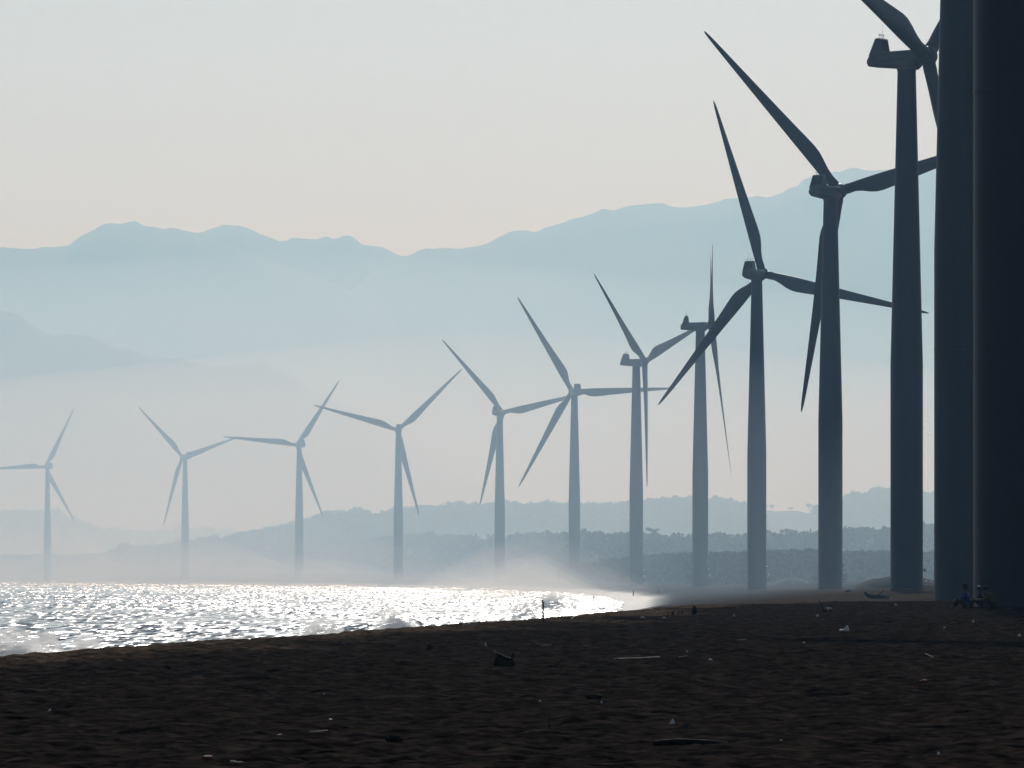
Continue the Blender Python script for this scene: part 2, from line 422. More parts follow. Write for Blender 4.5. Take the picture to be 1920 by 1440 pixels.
h_left = [(-700, 955), (0, 970), (60, 973), (100, 975), (130, 987), (170, 1003), (200, 1008), (260, 1012), (350, 1006), (420, 1010), (470, 1016), (600, 1030), (900, 1050), (2600, 1060)]
h_main = [(-700, 1060), (300, 1035), (440, 1014), (480, 1007), (520, 998), (560, 990), (600, 974), (640, 969), (680, 967), (705, 973), (740, 966), (800, 961), (860, 954), (900, 956), (960, 952), (1040, 953), (1100, 955), (1180, 953), (1230, 947), (1290, 943), (1330, 946), (1370, 948), (1395, 952), (1420, 957), (1530, 958), (1560, 949), (1600, 937), (1650, 925), (1670, 924), (1700, 930), (1750, 936), (1920, 925), (2600, 930)]
h_bank = [(-700, 1048), (0, 1048), (60, 1047), (200, 1046), (300, 1036), (400, 1026), (480, 1022), (560, 1016), (620, 1019), (700, 1016), (780, 1008), (850, 1010), (900, 1016), (960, 1012), (1040, 1010), (1180, 1011), (1200, 1014), (1300, 1016), (1400, 1014), (1450, 1007), (1480, 1014), (1560, 1003), (1640, 1003), (1750, 996), (1920, 990), (2600, 980)]
h_scrub = [(1030, 1082), (1060, 1071), (1120, 1060), (1200, 1048), (1240, 1046), (1300, 1044), (1400, 1045), (1480, 1039), (1530, 1038), (1600, 1044), (1680, 1044), (1750, 1044), (1920, 1036), (2600, 1030)]
_, V1 = ridge('hill', 'low wooded hill fading into haze on the left', 6200, h_left, 500, M['hill'], .05, 21)
woodland('woodland', 'hazy tree cover on the low left hill', V1, 1500, 11, 36, 1.6, 5)
_, V2 = ridge('hill', 'long tree topped hill behind the turbine row', 5000, h_main, 420, M['hill'], .04, 22, nx=420)
woodland('woodland', 'tree cover along the long hill behind the turbines', V2, 3000, 6.5, 36, 1.0, 6, xspan=(.28, .645))
woodland('woodland', 'tree cover on the right shoulder of the long hill', V2, 900, 6.5, 36, 1.0, 16, xspan=(.675, .8))
_, V3 = ridge('hill', 'scrub covered bank between the hill and the turbines', ([-700, 0, 600, 1150, 2600], [5300, 5250, 4800, 2950, 2800]), h_bank, 220, M['hill'], .05, 23, nx=420)
woodland('scrub', 'dense scrub on the bank behind the turbines', V3, 4600, 4.2, 26, .8, 7, tlim=(.04, .56))
_, V4 = ridge('hill', 'darker scrub flat behind the nearer towers', ([1030, 1200, 1330, 2600], [2700, 2450, 2080, 2000]), h_scrub, 120, M['hill'], .06, 24, nx=320, span=(1030, 2600))
woodland('scrub', 'dark low scrub on the flat behind the nearer towers', V4, 5200, 2.0, 22, .42, 8, tlim=(.02, .56), xspan=(.01, .56))

def far_tree(px, ptop, pbase, D, width, label, flat=.5, seed=0):
    r = np.random.default_rng(seed)
    x = (px - 960) / F * D; zb = CAM_Z + (HORIZON - pbase) / F * D; zt = CAM_Z + (HORIZON - ptop) / F * D
    h = zt - zb; w = width / F * D
    root = empty('tree', (x, D, zb)); tag(root, label, 'tree', 'trees standing out on the hills')
    mb = MB(); mb.tube([(0, 0, -1), (.1, 0, h * .35), (.05 * w, 0, h * .6)], [h * .05, h * .04, h * .025], 7)
    for k in range(6):
        a = k * 1.05 + seed; mb.tube([(0.04 * w, 0, h * .45), (math.cos(a) * w * .2, math.sin(a) * w * .2, h * .66), (math.cos(a) * w * .38, math.sin(a) * w * .38, h * .82)], [h * .025, h * .016, h * .008], 5)
    mb.build('trunk', M['bark'], root, True)
    cl = MB(); n = 420
    lobes = [(r.uniform(-.36, .36) * w, r.uniform(-.3, .3) * w, h * r.uniform(.66, .9), r.uniform(.14, .24) * w) for _ in range(9)]
    for _ in range(n):
        cx, cy, cz, rr = lobes[r.integers(len(lobes))]
        d = r.normal(size=3); d /= np.linalg.norm(d); p = np.array((cx, cy, cz)) + d * rr * r.uniform(.4, 1) * np.array((1, 1, flat))
        u = r.normal(size=3); u /= np.linalg.norm(u); q = np.cross(u, r.normal(size=3)); q /= np.linalg.norm(q); s = w * .035
        cl.add([p - u * s - q * s * .5, p + u * s * .3 - q * s, p + u * s + q * s * .5, p - u * s * .3 + q * s], [(0, 1, 2, 3)])
    cl.build('crown', M['leaf'], root)
far_tree(1447, 946, 959, 5000, 13, 'small umbrella shaped tree on the flat ridge crest', .5, 1)
far_tree(1517, 944, 959, 5000, 16, 'round topped lone tree on the flat ridge crest', .7, 2)
far_tree(1483, 951, 959, 5000, 12, 'low bushy tree between the two lone ridge trees', .5, 3)
far_tree(1652, 916, 930, 4980, 34, 'broad flat crowned tree on the highest hill shoulder', .45, 4)
far_tree(1476, 992, 1014, 2880, 30, 'round bushy tree rising above the scrub bank', .7, 5)
far_tree(1224, 988, 1014, 2900, 26, 'rounded tree on the scrub bank beside the leaning blade tower', .6, 6)
far_tree(1366, 1001, 1016, 2890, 24, 'low spreading tree on the scrub bank between two towers', .5, 7)

def mound(name, label, d, px0, px1, ptop, pbase, mat, seed, depth=6):
    x0, x1 = (px0 - 960) / F * d, (px1 - 960) / F * d
    zb, zt = CAM_Z + (HORIZON - pbase) / F * d, CAM_Z + (HORIZON - ptop) / F * d
    u = np.linspace(0, 1, 70); v = np.linspace(-1, 1, 30)
    U, Vv = np.meshgrid(u, v)
    prof = np.interp(u, [0, .12, .3, .5, .62, .8, 1], [0, .42, .8, 1.0, .93, .75, 0])
    Z = zb - .6 + (zt - zb + .6) * prof[None, :] * (1 - np.abs(Vv) ** 1.8) 
    XX = x0 + (x1 - x0) * U; YY = d + Vv * depth
    Z = Z + .16 * fbm(XX * .8, YY * .8, 4, seed) * np.clip((Z - zb) * 2, 0, 1)
    o = link(name, mesh_np(name, np.stack([XX, YY, Z], -1).reshape(-1, 3), grid_quads(30, 70)), mat)
    return tag(o, label, kind='structure')
mound('mound', 'dark scrubby mound between two tower feet', 1040, 1568, 1800, 1079, 1106, M['mound'], 31)
mound('mound', 'dark sand rise at the foot of the thick tower', 850, 1632, 1800, 1103, 1127, M['mound'], 32, 5)
mound('mound', 'low sand hummock between distant towers', 1800, 1432, 1530, 1084, 1098, M['hill'], 33, 6)

# ------------------------------------------------------------------ wind turbines
TILT, CONE, OVERHANG = R(5), R(2.5), 3.05
HUB_H, TOWER_H = 70.0, 68.65
def tower_mesh():
    mb = MB(); prof = []
    def rad(z): return 2.13 if z < 30 else 2.13 - (2.13 - 1.2) * ((z - 30) / (TOWER_H - 30)) ** 1.0
    zs = sorted(set([-3.0, 0, 2, 6, 12, 18, 24, 30, 34, 38, 44, 50, 56, 62, TOWER_H - .25]))
    for z in zs: prof.append((rad(z), z))
    for zf in (21.5, 43.0):
        r = rad(zf); prof += [(r, zf - .12), (r + .018, zf - .1), (r + .018, zf + .1), (r, zf + .12)]
    prof.sort(key=lambda p: p[1]); prof += [(1.26, TOWER_H - .22), (1.26, TOWER_H)]
    mb.lathe(prof, 64); return mb.mesh('tower')
def octagon(y, hw, zb, zt, ch=.42):
    c = min(ch, hw * .5, (zt - zb) * .4)
    return [(-hw + c, y, zb), (hw - c, y, zb), (hw, y, zb + c), (hw, y, zt - c), (hw - c, y, zt), (-hw + c, y, zt), (-hw, y, zt - c), (-hw, y, zb + c)]
def nacelle_mesh():
    mb = MB()
    st = [(-5.3, 1.12, -.78, .30), (-5.2, 1.2, -.84, .42), (-4.7, 1.34, -.92, .86), (-3.2, 1.5, -1.04, .98), (-1.0, 1.56, -1.24, 1.04), (1.15, 1.5, -1.38, 1.12), (1.75, 1.3, -1.0, 1.02), (2.02, 1.05, -.7, .8)]
    mb.loft([octagon(*s) for s in st])
    # yaw collar under the hull
    n = 24; mb.loft([[(1.3 * math.cos(2 * math.pi * k / n), 1.3 * math.sin(2 * math.pi * k / n), z) for k in range(n)] for z in (-1.36, -1.15)])
    return mb.mesh('nacelle')
def seam_mesh():
    mb = MB()
    for sx in (-1, 1):
        mb.loft([[(sx * w, y, z - .03), (sx * (w + .02), y, z - .03), (sx * (w + .02), y, z + .03), (sx * w, y, z + .03)] for y, w, z in ((-5.15, 1.19, -.42), (-3.2, 1.49, -.3), (-1, 1.55, -.12), (1.1, 1.49, .02))])
    return mb.mesh('seam')
def cooler_mesh():
    mb = MB()
    def rect(y0, y1, hw, z): return [(-hw, y0, z), (hw, y0, z), (hw, y1, z), (-hw, y1, z)]
    mb.loft([rect(-5.0, -3.0, 1.26, .5), rect(-4.78, -3.05, 1.24, .98), rect(-4.12, -3.3, 1.06, 2.72), rect(-4.0, -3.42, .98, 2.82)])
    return mb.mesh('cooler')
def grille_mesh(front):
    mb = MB()
    for k in range(9):                                       # louvre slats filling the opening
        z = 1.18 + k * .165; t = (z - .98) / (2.72 - .98)
        y = (-3.05 - .25 * t + .03) if front else (-4.78 + .66 * t - .03)
        hw = 1.24 - .18 * t - .14
        mb.box((0, y, z), (2 * hw, .05, .158))
    return mb.mesh('grille')
def mast_mesh():
    mb = MB()
    mb.tube([(-.25, -3.7, 2.8), (-.25, -3.7, 4.7)], [.022, .012], 6)
    for x in (-.6, .1, .6):
        mb.tube([(x, -3.7, 2.8), (x, -3.7, 3.25)], .03, 6); mb.sphere((x, -3.7, 3.3), .1, 8, 6)
        mb.tube([(x - .18, -3.7, 3.25), (x + .18, -3.7, 3.25)], .02, 5)
    return mb.mesh('weather_mast')
def hub_mesh():
    mb = MB(); n = 28
    prof = [(.95, -1.05), (1.12, -.8), (1.3, -.4), (1.36, 0), (1.28, .45), (1.05, .85), (.7, 1.15), (.3, 1.3), (.02, 1.33)]
    mb.loft([[(r * math.cos(2 * math.pi * k / n), y, r * math.sin(2 * math.pi * k / n)) for k in range(n)] for r, y in prof])
    return mb.mesh('hub')
def blade_mesh():
    """span +Z, trailing edge +X, upwind +Y"""
    mb = MB(); n = 28; L = 40.6
    st = [(.6, 1.75, -.87, 1.0, 14), (1.5, 1.75, -.87, 1.0, 14), (1.9, 1.9, -.95, .95, 14), (2.1, 1.75, -.87, 1, 14), (3.2, 1.75, -.87, .95, 14), (4.6, 2.15, -.9, .72, 14), (6.2, 2.8, -.92, .5, 13), (7.6, 3.15, -.92, .4, 12), (9, 3.2, -.9, .33, 11), (11, 3.02, -.86, .28, 9), (14, 2.7, -.78, .25, 7), (18, 2.32, -.68, .22, 5), (22, 1.98, -.58, .2, 3.5), (26, 1.66, -.48, .19, 2.5), (30, 1.34, -.38, .18, 1.5), (34, 1.04, -.28, .17, .8), (37, .8, -.2, .16, .3), (39, .6, -.12, .15, 0), (40.1, .36, -.02, .15, 0), (40.6, .08, .12, .15, 0)]
    rings = []
    for z, c, le, tc, tw in st:
        ring = []; tr = R(tw); thick = c * tc
        blend = min(1, max(0, (z - 3.2) / 4))
        for k in range(n):
            a = 2 * math.pi * k / n
            xn = .5 - .5 * math.cos(a); yn = .5 * math.sin(a)
            yf = yn * (1 - blend) + yn * (1.55 * (1 - xn) ** .55 * (xn + .02) ** .1 + .02) * blend
            x = le + c * xn; y = thick * yf
            ring.append((x * math.cos(tr) + y * math.sin(tr), -x * math.sin(tr) + y * math.cos(tr), z))
        rings.append(ring)
    mb.loft(rings); return mb.mesh('blade')
def stair_mesh():
    """small landing with open treads, local +X points away from the tower wall"""
    mb = MB()
    mb.box((2.13 + .45, 0, 2.62), (.9, 1.1, .05))
    for k in range(8):
        mb.box((2.13 + .45, .75 + k * .26, 2.3 - k * .3), (.85, .24, .04))
    for sx in (.08, .86):
        mb.tube([(2.13 + sx, .6, 2.5), (2.13 + sx, 2.75, 0.05)], .045, 6)
        mb.tube([(2.13 + sx, .55, 3.5), (2.13 + sx, 2.75, 1.0)], .025, 6)
    for y in (-.5, .5): mb.tube([(2.9, y, 1.6), (2.9, y, 3.3)], .03, 6)
    mb.tube([(2.9, -.5, 3.3), (2.9, .5, 3.3)], .03, 6)
    return mb.mesh('access_stair')
def tread_mesh():
    mb = MB(); mb.box((2.13 + .62, -.2, 2.68), (.8, .35, .05)); mb.box((2.13 + .55, .3, 2.33), (.75, .35, .05)); return mb.mesh('tread')
def lamp_mesh():
    mb = MB(); mb.tube([(2.1, 0, 4.5), (2.5, 0, 4.62), (2.62, 0, 4.6)], [.04, .04, .05], 6)
    mb.box((2.5, 0, 4.52), (.5, .3, .1), .03); return mb.mesh('door_lamp')
def bead_mesh(x, z, r):  # polished ball added to catch the sun as a bright dot
    mb = MB(); mb.sphere((x, -.15, z), r, 16, 10); return mb.mesh('glint_ball')

ME = dict(tower=tower_mesh(), nacelle=nacelle_mesh(), seam=seam_mesh(), cooler=cooler_mesh(), grille_f=grille_mesh(True), grille_r=grille_mesh(False),
          mast=mast_mesh(), hub=hub_mesh(), blade=blade_mesh(), stair=stair_mesh(), tread=tread_mesh(), lamp=lamp_mesh(), globe=bead_mesh(2.42, 4.82, .17), glint2=bead_mesh(2.72, 3.0, .24))
M['skylit_nacelle_paint'] = noise_mat('skylit_nacelle_paint', (.12, .13, .14), (.155, .165, .175), .4, .4, stretch=(1, 1, 1), spec=.5)  # lighter than the towers: skylight on the hull put into its colour
MATOF = dict(tower='paint', nacelle='skylit_nacelle_paint', seam='dark_metal', cooler='skylit_nacelle_paint', grille_f='grille', grille_r='grille', mast='dark_metal', hub='blade', blade='blade', stair='dark_metal', tread='whitepaint', lamp='dark_metal', globe='galv', glint2='galv')
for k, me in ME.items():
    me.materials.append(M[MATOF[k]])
def put(name, key, parent, mat=None):
    o = bpy.data.objects.new(name, ME[key]); col.objects.link(o); o.parent = parent
    if mat is not None: o.matrix_local = mat
    return o
for k in ('tower', 'nacelle', 'hub', 'cooler', 'blade', 'lamp', 'globe', 'glint2'):
    t = bpy.data.objects.new('tmp', ME[k]); auto_smooth(t, 40); bpy.data.objects.remove(t)

GROUP = 'wind turbines along the curve of the beach'
# distance, tower px, hub px y, yaw, rotor azimuth, blade pitch, detail, label
TURB = [
    (4371, 89, 875, -28, 27, 0, False, 'faintest wind turbine at the far left, one blade level and cut by the picture edge'),
    (3996, 347, 856, -35, 73, 0, False, 'pale wind turbine whose right blade tip meets its neighbour above the sea mist'),
    (3609, 561, 834, -26, 35, 0, False, 'pale wind turbine with one level left blade and one blade raised to the right'),
    (3244, 747, 806, -2, 46, 0, False, 'wind turbine facing straight away with two blades raised in a wide V'),
    (2909, 937, 773, 24, 78, 0, False, 'wind turbine whose right blade points level at the hub of the next one'),
    (2623, 1077, 733, -16, 88, 0, False, 'wind turbine with a long level right blade and its foot lost in glowing spray'),
    (2227, 1193, 678, 121, 49, 0, True, 'wind turbine where the water ends, one blade hanging straight down beside its tower'),
    (1908, 1313, 610, 91.2, 60, 0, True, 'wind turbine seen side on with its thin rotor edge on'),
    (1583, 1419, 512, 27, 103.5, 0, True, 'mid distance wind turbine with all three blades spread wide'),
    (1245, 1557, 357, 35, 76, 0, True, 'dark wind turbine with a long blade raised left and one hanging behind its tower'),
    (929, 1700, 107, 120, 71.5, 180, True, 'big dark wind turbine with its nacelle near the top picture edge'),
    (609, 1798, None, 109, 60, 0, True, 'very thick dark tower of the second nearest wind turbine, its top out of frame'),
    (296, 1921, None, 60, 40, 0, True, 'nearest and widest almost black wind turbine tower at the right picture edge'),
]
for (d, tx, hy, yaw, az, pitch, det, label) in TURB:
    x = (tx - 960) / F * d
    gz = float(terrain(np.array([x]), np.array([float(d)]), False)[0])
    bz = (CAM_Z + (HORIZON - hy) / F * d - HUB_H - OVERHANG * math.sin(TILT)) if hy else gz
    root = tag(empty('wind_turbine', (x, d, bz)), label, 'wind turbine', GROUP)
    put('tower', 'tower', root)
    p = R(yaw)
    Rz = Matrix.Rotation(-p, 4, 'Z')                         # local +Y -> (sin p, cos p)
    tilt = Matrix.Rotation(TILT, 4, 'X')
    top = Matrix.Translation((0, 0, HUB_H)) @ Rz
    nc = put('nacelle', 'nacelle', root, top)
    put('seam', 'seam', nc)
    ck = put('cooler', 'cooler', nc)
    if det:
        put('weather_mast', 'mast', nc)
    put('grille', 'grille_f', nc); put('grille', 'grille_r', nc)
    hubm = top @ tilt @ Matrix.Translation((0, OVERHANG, 0))
    put('hub', 'hub', root, hubm)
    for k in range(3):
        th = R(az + 120 * k)
        # rotation about +Y so that +Z leans towards +X (the rotor's right), then cone upwind, then pitch
        bm_ = hubm @ Matrix.Rotation(th, 4, 'Y') @ Matrix.Rotation(-CONE, 4, 'X') @ Matrix.Rotation(R(pitch), 4, 'Z')
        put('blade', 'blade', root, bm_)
    if det and d > 400:
        dz = -1.55 if d == 929 else 0
        mt = Matrix.Translation((0, 0, dz)) @ Matrix.Rotation(R(18), 4, 'Z')
        st = put('access_stair', 'stair', root, mt)
        put('tread', 'tread', st)
        lm = put('door_lamp', 'lamp', root, mt)
        put('glint_ball', 'globe', lm); put('glint_ball', 'glint2', st)

# ------------------------------------------------------------------ surf and spray
spray_mat = volume_mat('spray', .8, (.97, .96, .95), .66)
def blob_mesh(c, r, seed, nu=40, nv=24, rough=.5):
    v = []; rr = np.random.default_rng(seed)
    o = rr.uniform(0, 50, 3)
    th = np.linspace(0.03, math.pi - .03, nv); ph = np.linspace(0, 2 * math.pi, nu, endpoint=False)
    T, P = np.meshgrid(th, ph, indexing='ij')
    D = np.stack([np.sin(T) * np.cos(P), np.sin(T) * np.sin(P), np.cos(T)], -1)
    n = fbm(D[..., 0] * 2.2 + o[0] + D[..., 2] * 1.1, D[..., 1] * 2.2 + o[1] - D[..., 2] * 1.3, 4, seed)
    # keep the seam closed: noise depends on direction only
    S = D * (1 + rough * n)[..., None] * np.array(r) + np.array(c)
    return S
def spray_object(name, label, blobs, mat, kind='stuff'):
    mb = MB()
    for c, r, s in blobs:
        S = blob_mesh(c, r, s); mb.loft([[tuple(p) for p in ring] for ring in S[::-1]])
    o = mb.build(name, mat, None, True)
    return tag(o, label, 'sea spray', kind=kind)
def on_water(px, d): return ((px - 960) / F * d, d, 0.0)
def splash(label, px, d, w, h, n, seed):
    """a heap of small billowing puffs, highest in the middle"""
    r = np.random.default_rng(seed); bl = []
    x0, y0, _ = on_water(px, d)
    for k in range(n):
        u = float(np.clip(r.normal() * .24, -.5, .5)); e = h * (1 - (2 * abs(u)) ** 1.4) * r.uniform(.55, 1) + .15 * h
        rr = max(.14, e * r.uniform(.09, .26))
        bl.append(((x0 + u * w, y0 + r.uniform(-1.5, 1.5), max(rr * .5, e - rr)), (rr * r.uniform(1.1, 2.0), rr * 1.5, rr), seed * 100 + k))
        if k % 2: bl.append(((x0 + u * w, y0 + r.uniform(-1, 1), e * .35), (rr * 1.8, rr * 2, max(.2, e * .42)), seed * 100 + k + 50))
    return spray_object('sea_spray', label, bl, spray_mat)
splash('dark splash of a breaker bursting at the left picture edge', 22, 345, 2.3, 4.1, 30, 1)
splash('pale spray trailing right of the left breaker', 80, 352, 2.6, 3.7, 22, 2)
splash('low pale spray along the crest left of middle', 165, 420, 4.5, 2.9, 22, 7)
splash('low surf peeping over the sand crest', 600, 520, 3.0, 3.3, 30, 3)
splash('tall burst of spray above the sand crest near the middle', 742, 640, 4.2, 3.4, 34, 4)
splash('wide low spray left of the upright stick', 985, 930, 6.5, 2.7, 44, 5)
splash('peaked spray behind the upright stick', 1035, 1250, 7.5, 2.9, 44, 6)
splash('low spray right of the upright stick', 1072, 1280, 7, 2.0, 24, 8)

# mist: nested flat lenses of fine droplets over the surf line
mist = []
def lens(name, label, pts, density, color, aniso):
    """a flattened tube of droplets following the far shore; pts = (x, y, half width, half height)"""
    mb = MB(); n = 20; rings = []
    P = [Vector((p[0], p[1], 0)) for p in pts]
    for i, p in enumerate(pts):
        t = (P[min(i + 1, len(P) - 1)] - P[max(0, i - 1)]).normalized(); a = Vector((t.y, -t.x, 0))
        ring = []
        for k in range(n):
            c_, s_ = math.cos(2 * math.pi * k / n), math.sin(2 * math.pi * k / n)
            c_ = math.copysign(abs(c_) ** 1.9, c_); z_ = abs(s_) ** 1.7 * (p[3] if s_ > 0 else -1.2)
            ring.append(P[i] + a * c_ * p[2] + Vector((0, 0, .3 + z_)))
        rings.append(ring)
    mb.loft(rings)
    o = mb.build(name, volume_mat(name, density, color, aniso, (0, 0, 0)), None, True)
    return tag(o, label, 'sea mist', kind='stuff')
def sx_(y): return float(shore_x(np.array([float(y)]))[0])
def path(ys, off, hw, hh):
    out = []
    for i, y in enumerate(ys):
        e = math.sin(math.pi * min(1, max(0.02, (i + .15) / (len(ys) - .7)))) ** 1.1
        jag = 1 + .9 * float(vnoise(np.array([y * .011 + hh]), np.array([hw]), 71)[0])
        out.append((sx_(y) + off, y, hw * max(.06, e), hh * max(.05, e) * jag * (1 + max(0, (y - 3100) / 1500))))
    return out
ys = [2250 + 75 * k for k in range(44)]
lens('sea_mist', 'low sea mist hiding the feet of the farther turbines', path(ys, -10, 42, 13.0), 2.1e-3, (.83, .815, .80), .6)
lens('sea_mist', 'higher thin veil of sea mist above the far surf', path(ys, -8, 62, 24.0), 3.6e-4, (.84, .83, .82), .6)
lens('sea_mist', 'faint top of the sea mist over the far shore', path(ys, -8, 90, 36.0), 1.8e-4, (.88, .87, .86), .6)
ys2 = [1340 + 40 * k for k in range(40)]
lens('sea_mist', 'bright burst of mist where the surf meets the beach', path(ys2, -16, 20, 9.0), 1.25e-3, (.95, .92, .89), .6)
lens('sea_mist', 'soft glow of mist around the bright burst', path(ys2, -16, 36, 16.0), 6e-4, (.95, .92, .89), .6)

# ------------------------------------------------------------------ driftwood, sticks, litter
def upright(px, pbase, ptop, r, lean, label, mat, name='stick', twig=False, cat='stick', group=None):
    g = hit(px, pbase); h = (pbase - ptop) / F * g.y
    root = empty(name, g); tag(root, label, cat, group)
    mb = MB(); n = 7
    pts = [(lean * h * t + .02 * h * math.sin(t * 7 + px), .02 * h * math.cos(t * 5), -.08 + (h + .08) * t) for t in np.linspace(0, 1, n)]
    mb.tube(pts, [r * (1.1 - .25 * t) for t in np.linspace(0, 1, n)], 8)
    mb.build('stem', mat, root, True)
    if twig:
        m2 = MB(); m2.tube([(lean * h * .75, 0, h * .72), (lean * h * .75 + .12 * h, 0, h * .66), (lean * h * .75 + .2 * h, .02, h * .61)], [r * .4, r * .3, r * .15], 6)
        m2.build('twig', mat, root, True)
    return root
upright(1020, 1166, 1125, .029, -.07, 'thick dark stick standing upright in the sand against the bright water', M['wood_dark'], twig=True)
upright(1032, 1366, 1343, .006, -.15, 'thin dark reed standing in the foreground sand', M['wood_dark'], 'reed', cat='reed')
upright(1187, 1117, 1106, .16, .12, 'dark post on the wet sand where the sea ends', M['wood_dark'], 'post', cat='post')
upright(1113, 1131, 1117, .10, -.02, 'short dark post in the shallows at the bright corner of the sea', M['wood_dark'], 'post', cat='post')
upright(1235, 1113, 1105, .07, 0, 'left one of two thin posts on the lower beach', M['wood_dark'], 'post', cat='post', group='thin posts on the lower beach')
upright(1248, 1110, 1101, .07, .03, 'right one of two thin posts on the lower beach', M['wood_dark'], 'post', cat='post', group='thin posts on the lower beach')

def lying(px0, py0, px1, py1, r0, r1, label, mat, name='stick', cat='stick', knots=0, lift=0.0, group=None, bendz=0.0):
    a, b = hit(px0, py0), hit(px1, py1)
    if abs(a.y - b.y) > 25:                               # keep both ends on the same rise
        k = min(a.y, b.y); a = Vector(((px0 - 960) / F * k, k, 0)); b = Vector(((px1 - 960) / F * k, k, 0))
        for q in (a, b): q.z = float(terrain(np.array([q.x]), np.array([q.y]))[0])
    c = (a + b) / 2; n = 9; mb = MB(); pts = []; rs = []
    zmax = max(float(terrain(np.array([(a + (b - a) * t).x]), np.array([(a + (b - a) * t).y]))[0]) - (a + (b - a) * t).z for t in np.linspace(0, 1, 9))
    for i in range(n):
        t = i / (n - 1); p = a + (b - a) * t - c
        pts.append((p.x, p.y + .02 * math.sin(5 * t + px0), p.z + max(0, zmax) * .5 + r0 * .6 + lift + bendz * (2 * t - 1) ** 2 + .15 * r0 * math.sin(9 * t)))
        rs.append((r0 + (r1 - r0) * t) * (1 + .18 * math.sin(11 * t + px0)))
    mb.tube(pts, rs, 9)
    o = mb.build(name, mat, None, True); o.location = c
    return tag(o, label, cat, group)
lying(1150, 1237, 1237, 1234, .014, .009, 'long thin pale stick lying on the dark sand', M['wood_pale'], 'stick')
lying(580, 1375, 613, 1371, .008, .005, 'thin pale twig on the sand at lower left of middle', M['wood_pale'], 'twig', 'twig')
lying(434, 1431, 458, 1434, .011, .008, 'short pale twig at the bottom edge of the sand', M['wood_pale'], 'twig', 'twig')
lying(1014, 1211, 1034, 1210, .010, .008, 'short broken pale twig above the long pale stick', M['wood_pale'], 'twig', 'twig')
lying(1382, 1201, 1400, 1200, .012, .010, 'short pale twig on the sand under the dark leaning sticks', M['wood_pale'], 'twig', 'twig')
lying(1272, 1233, 1288, 1232, .010, .006, 'small pale twig just right of the long pale stick', M['wood_pale'], 'twig', 'twig')
lying(1736, 1228, 1750, 1233, .007, .005, 'thin slanting twig on the right side of the sand', M['wood_pale'], 'twig', 'twig')
# foreground log: dark trunk with a thin pale strip along its top
lg = hit(1302, 1395)
root = tag(empty('log', lg), 'dark half buried log with a pale top edge near the bottom of the picture', 'log')
mb = MB(); L_ = 155 / F * lg.y
mb.tube([(-L_ / 2, .01, .0), (-L_ * .25, 0, .012), (0, -.01, .008), (L_ * .25, .01, .0), (L_ / 2, .0, -.012)], [.022, .030, .028, .022, .010], 12); mb.build('trunk', M['wood_dark'], root, True)
mb = MB(); mb.tube([(-L_ * .48, .005, .022), (-L_ * .2, 0, .040), (0, -.01, .036), (L_ * .2, .01, .027), (L_ * .4, .0, .012)], [.004, .005, .005, .004, .003], 8); mb.build('pale_edge', M['wood_pale'], root, True)

def lump(px, py, w, h, label, mat, name, cat, seed, group=None, depth=None, parts=None):
    g = hit(px, py); k = g.y / F
    W, H = w * k, h * k
    S = blob_mesh((0, 0, H * .35), (W / 2, (depth or W / 2), H * .68), seed, 20, 12, .7)
    mb = MB(); mb.loft([[tuple(p) for p in r] for r in S[::-1]])
    o = mb.build(name, mat, None, True); o.location = g
    return tag(o, label, cat, group)
# wedge of driftwood in the middle of the sand
dw = hit(945, 1250); k = dw.y / F
root = tag(empty('driftwood', dw), 'dark wedge shaped driftwood stump with a pale slanting top edge', 'driftwood')
mb = MB(); W, H = 42 * k, 27 * k
mb.loft([[(-.5 * W, y, -.05), (.5 * W, y, -.05), (.47 * W, y, .28 * H), (.33 * W, y, .55 * H), (.1 * W, y, .62 * H), (-.3 * W, y, .95 * H), (-.42 * W, y, .5 * H)] for y in (-.09, 0.0, .11)])
mb.tube([(.3 * W, 0, .3 * H), (.42 * W, 0, .8 * H), (.44 * W, .01, .95 * H)], [.025, .02, .008], 7)
mb.build('stump', M['wood_dark'], root, False)
mb = MB(); mb.tube([(-.46 * W, -.095, 1.1 * H), (-.3 * W, -.095, .97 * H), (.1 * W, -.095, .66 * H), (.32 * W, -.095, .58 * H)], [.006, .008, .011, .008], 7); mb.build('pale_top_edge', M['wood_pale'], root, True)  # thin pale strip laid along the slanting top

# canoe like log on the lower beach
cl = hit(1645, 1123); k = cl.y / F
root = tag(empty('log', cl), 'dark curved log with one raised end lying on the lower beach', 'log')
mb = MB(); mb.tube([(-24 * k, 0, 13 * k), (-19 * k, 0, 7 * k), (-10 * k, 0, 4 * k), (5 * k, 0, 4 * k), (22 * k, 0, 2.5 * k)], [2 * k, 3.6 * k, 4 * k, 4 * k, 2 * k], 10); mb.build('trunk', M['wood_dark'], root, True)
mb = MB(); mb.tube([(2 * k, 0, 6 * k), (6 * k, .1, 11 * k), (13 * k, .1, 17 * k)], [1.2 * k, 1 * k, .5 * k], 7); mb.build('branch', M['wood_dark'], root, True)
# leaning stick tuft on the crest
tf = hit(1548, 1147); k = tf.y / F
root = tag(empty('driftwood', tf), 'dark driftwood with two thin sticks leaning up to the left on the sand crest', 'driftwood')
mb = MB(); mb.tube([(0, 0, -.1), (-6 * k, 0, 10 * k), (-13 * k, .1, 22 * k)], [1.6 * k, 1.3 * k, .5 * k], 7); mb.build('branch', M['wood_dark'], root, True)
mb = MB(); mb.tube([(1 * k, .1, -.1), (-7 * k, .1, 9 * k), (-15 * k, .2, 15 * k)], [1.2 * k, .8 * k, .4 * k], 7); mb.build('branch', M['wood_dark'], root, True)
S = blob_mesh((3 * k, 0, 1 * k), (9 * k, .3, 4.5 * k), 44, 20, 12, .8); mb = MB(); mb.loft([[tuple(p) for p in r] for r in S[::-1]]); mb.build('stump', M['wood_dark'], root, True)
